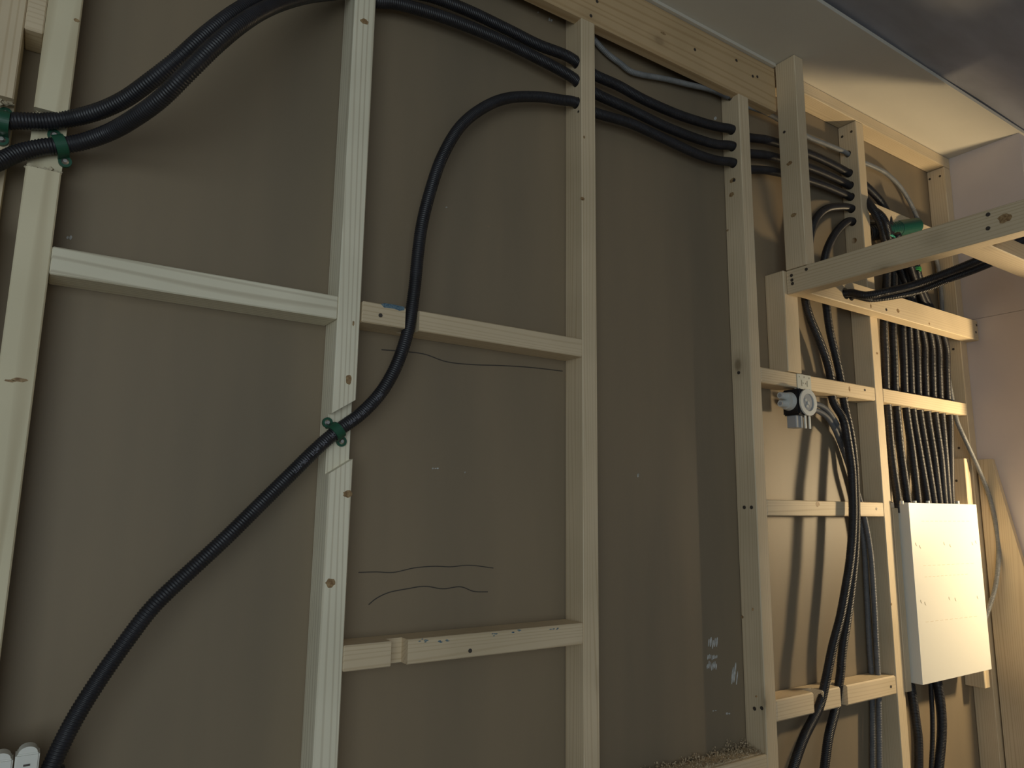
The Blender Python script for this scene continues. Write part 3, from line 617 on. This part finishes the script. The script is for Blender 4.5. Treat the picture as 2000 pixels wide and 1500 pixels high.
child(link('binding_strings', bm, plain('pale_green_string', (.05, .42, .28), .5)), root)
e_ = at(1787, 527, y=-.095)
o = link('pipe_ring', hollow(e_+Vector((0, 0, -.005)), e_+Vector((0, 0, .005)), 0.021, 0.0145), plain('bright_green_plastic', (.03, .26, .07), .4)); origin(o, e_)
tag(o, 'small bright green ring round the conduits just below the outrigger beam', 'ring')

# ------------------------------------------------------------------ distribution cabinet
cab = empty('distribution_cabinet', (2.53, -0.001, 0.986), 'white metal distribution cabinet hanging low on the right between the last two studs', 'cabinet')
yf = -0.106
c_ = [at(*p, y=yf) for p in ((1773, 982), (1908, 985), (1803.5, 1337), (1936, 1308))]
x0, x1, z0, z1 = (c_[0].x+c_[2].x)/2, (c_[1].x+c_[3].x)/2, (c_[2].z+c_[3].z)/2, (c_[0].z+c_[1].z)/2
print('cabinet', x0, x1, z0, z1)
child(link('cabinet_body', box_bm(x0+.012, x1-.012, -0.0385, -0.0010, z0+.03, z1-.03, .002), WHITE), cab)
bm = bmesh.new()   # pan: thin-walled hood, open behind and on top for the cables
for bx in ((x0, x1, yf, yf+.002, z0, z1), (x0, x0+.002, yf+.002, -0.0385, z0, z1), (x1-.002, x1, yf+.002, -0.03, z0, z1), (x0+.002, x1-.002, yf+.002, -0.0745, z0, z0+.002)):
    box_bm(*bx, .0006, bm)
child(link('front_cover', bm, WHITE), cab)
bm = bmesh.new(); box_bm(x0+.004, x1-.004, yf+.004, yf+.020, z1-.008, z1-.002, .0005, bm); box_bm(x0+.004, x1-.004, -0.050, -0.044, z1-.010, z1+.002, .0005, bm)
child(link('cable_entry_frame', bm, BLKBOX), cab)
def crescent(px, py, s=1, rot=0):
    c = at(px, py, y=yf-.0002); bm = bmesh.new(); R_ = .011; prev = None
    for k in range(9):
        a = math.radians(200-25+k*10)+rot
        p = c+Vector((math.cos(a)*R_+R_, 0, math.sin(a)*R_)) ; w = .0014*math.sin(math.pi*(k+.5)/9)
        rr = [bm.verts.new(p+Vector((w, 0, 0))), bm.verts.new(p+Vector((-w, 0, 0))), bm.verts.new(p+Vector((-w, -.0006, 0))), bm.verts.new(p+Vector((w, -.0006, 0)))]
        if prev:
            for j in range(4): bm.faces.new((prev[j], prev[(j+1) % 4], rr[(j+1) % 4], rr[j]))
        else: bm.faces.new(rr)
        prev = rr
    bm.faces.new(prev[::-1]); child(link('knockout_mark', bm, MARK), cab)
for a, b_ in ((1788, 1060), (1796, 1065), (1843, 1059), (1855, 1063), (1898, 1059), (1905, 1056), (1798, 1172), (1806, 1176), (1853, 1166), (1865, 1168), (1908, 1164)): crescent(a, b_)
for a0, b0, a1, b1 in ((1800, 1018, 1896, 1018), (1803, 1105, 1905, 1100), (1806, 1127, 1893, 1121), (1808, 1215, 1912, 1203)):
    bm = bmesh.new()
    for k in range(11):
        p = at(a0+(a1-a0)*k/11, b0+(b1-b0)*k/11, y=yf-.0001); p2_ = at(a0+(a1-a0)*(k+.6)/11, b0+(b1-b0)*(k+.6)/11, y=yf-.0001)
        box_bm(p.x, p2_.x, yf-.0004, yf-.00005, p.z-.0007, p.z+.0007, 0, bm)
    child(link('dashed_score_line', bm, plain('score_line', (.58, .52, .40), .6)), cab)
for px in (1761, 1786, 1812, 1870):
    p = at(px, 980, y=-.09); child(link('grommet', cyl_bm(p+Vector((0, 0, -.008)), p+Vector((0, 0, .003)), .006, 14), PLAST), cab)
# supports the hood to the studs

# ------------------------------------------------------------------ perforated plate and wall box
pp = at(1570, 749, y=-D); hw, hh = 0.0335, 0.0265
ob = link('mounting_plate', box_bm(pp.x-hw, pp.x+hw, -D-.0018, -D-.0002, pp.z-hh, pp.z+hh, 0), PLATE)
hs = [(-.024, .018), (.0, .019), (.024, .018), (-.024, -.018), (.0, -.019), (.024, -.018), (-.006, .0), (.006, 0)]
cut(ob, [cyl_bm((pp.x+a, -D-.01, pp.z+b_), (pp.x+a, -D+.01, pp.z+b_), .0026, 10) for a, b_ in hs]+[box_bm(pp.x-.016, pp.x-.011, -D-.01, -D+.01, pp.z-.009, pp.z+.009, 0), box_bm(pp.x+.011, pp.x+.016, -D-.01, -D+.01, pp.z-.009, pp.z+.009, 0)])
origin(ob, (pp.x, -D, pp.z)); tag(ob, 'small perforated metal plate screwed to the face of the crosspiece above the wall box', 'metal plate')
cx = at(1579, 786, y=-.100); bx0, bx1 = cx.x-.036, cx.x+.036
wbx = empty('wall_box', (cx.x, -.06, 1.86), 'small black electrical wall box with a round milky cover hanging under the crosspiece', 'electrical box')
bt, bb_ = cx.z+.040, cx.z-.040
child(link('box_body', box_bm(bx0-.004, bx1, -.096, -.040, bb_+.002, bt-.001, .004, seg=2), BLKBOX), wbx)
child(link('hanger', box_bm(cx.x-.02, cx.x+.012, -.0715, -.0700, bt-.004, pp.z-.02, 0), PLATE), wbx)
rb = hollow(Vector((cx.x, -.0965, cx.z)), Vector((cx.x, -.1015, cx.z)), .0395, .026); rg = child(link('cover_ring', rb, PLAST), wbx)
ib = cyl_bm((cx.x, -.0965, cx.z), (cx.x, -.0985, cx.z), .0262, 28); child(link('cover_disc', ib, LGREY), wbx)
for dx, dz in ((-.012, .006), (0, -.002), (-.006, -.012)):
    child(link('terminal', cyl_bm((cx.x+dx, -.0985, cx.z+dz), (cx.x+dx, -.101, cx.z+dz), .005, 12), LENS), wbx)
lx = bx0-.004
gl = cyl_bm((lx, -.062, cx.z+.004), (lx-.014, -.062, cx.z+.004), .028, 28, r1=.024); child(link('cable_gland', gl, LENS), wbx)
for dz in (.014, -.010):
    g_ = child(link('nozzle', cyl_bm((lx-.013, -.062, cx.z+dz+.004), (lx-.040, -.062, cx.z+dz+.004), .0115, 18, r1=.0095), LENS), wbx)
    child(link('nozzle_end', cyl_bm((lx-.040, -.062, cx.z+dz+.004), (lx-.0405, -.062, cx.z+dz+.004), .006, 14), LGREY), wbx)
child(link('terminal_block', box_bm(bx0+.002, bx0+.036, -.080, -.048, bb_-.034, bb_+.002, .0015), LGREY), wbx)
for dx in (.030, .050):
    child(link('contact_tab', box_bm(bx0+dx, bx0+dx+.008, -.090, -.086, bb_-.036, bb_+.003, .001), PLAST), wbx)

# ------------------------------------------------------------------ twin clip, bottom left
tw = at(33, 1490, y=-.085)
print('twin', tw)
cl = empty('twin_clip', (tw.x, -.085, tw.z-.04), 'white plastic twin push-in clip with two rounded tops in the bottom left corner', 'clip')
for k, dx in enumerate((-.0195, .0115)):
    zt_ = tw.z+(.010 if k == 0 else .014)
    child(link('clip_housing', box_bm(tw.x+dx-.0145, tw.x+dx+.0145, -.100, -.069, tw.z-.0395, zt_, .002, seg=2), PLAST), cl)
    d_ = cyl_bm((tw.x+dx, -.097, zt_), (tw.x+dx, -.074, zt_), .0115, 28)
    for v in d_.verts: v.co.z = zt_+(v.co.z-zt_)*.75
    child(link('rounded_lug', d_, PLAST), cl)
    child(link('slot', box_bm(tw.x+dx-.004, tw.x+dx+.004, -.1008, -.0995, zt_-.016, zt_-.0135, 0), SCREWD), cl)
child(link('clip_foot', box_bm(-.050, tw.x+.06, -.0815, -.0685, tw.z-.055, tw.z-.016, .001), BLKBOX), cl)
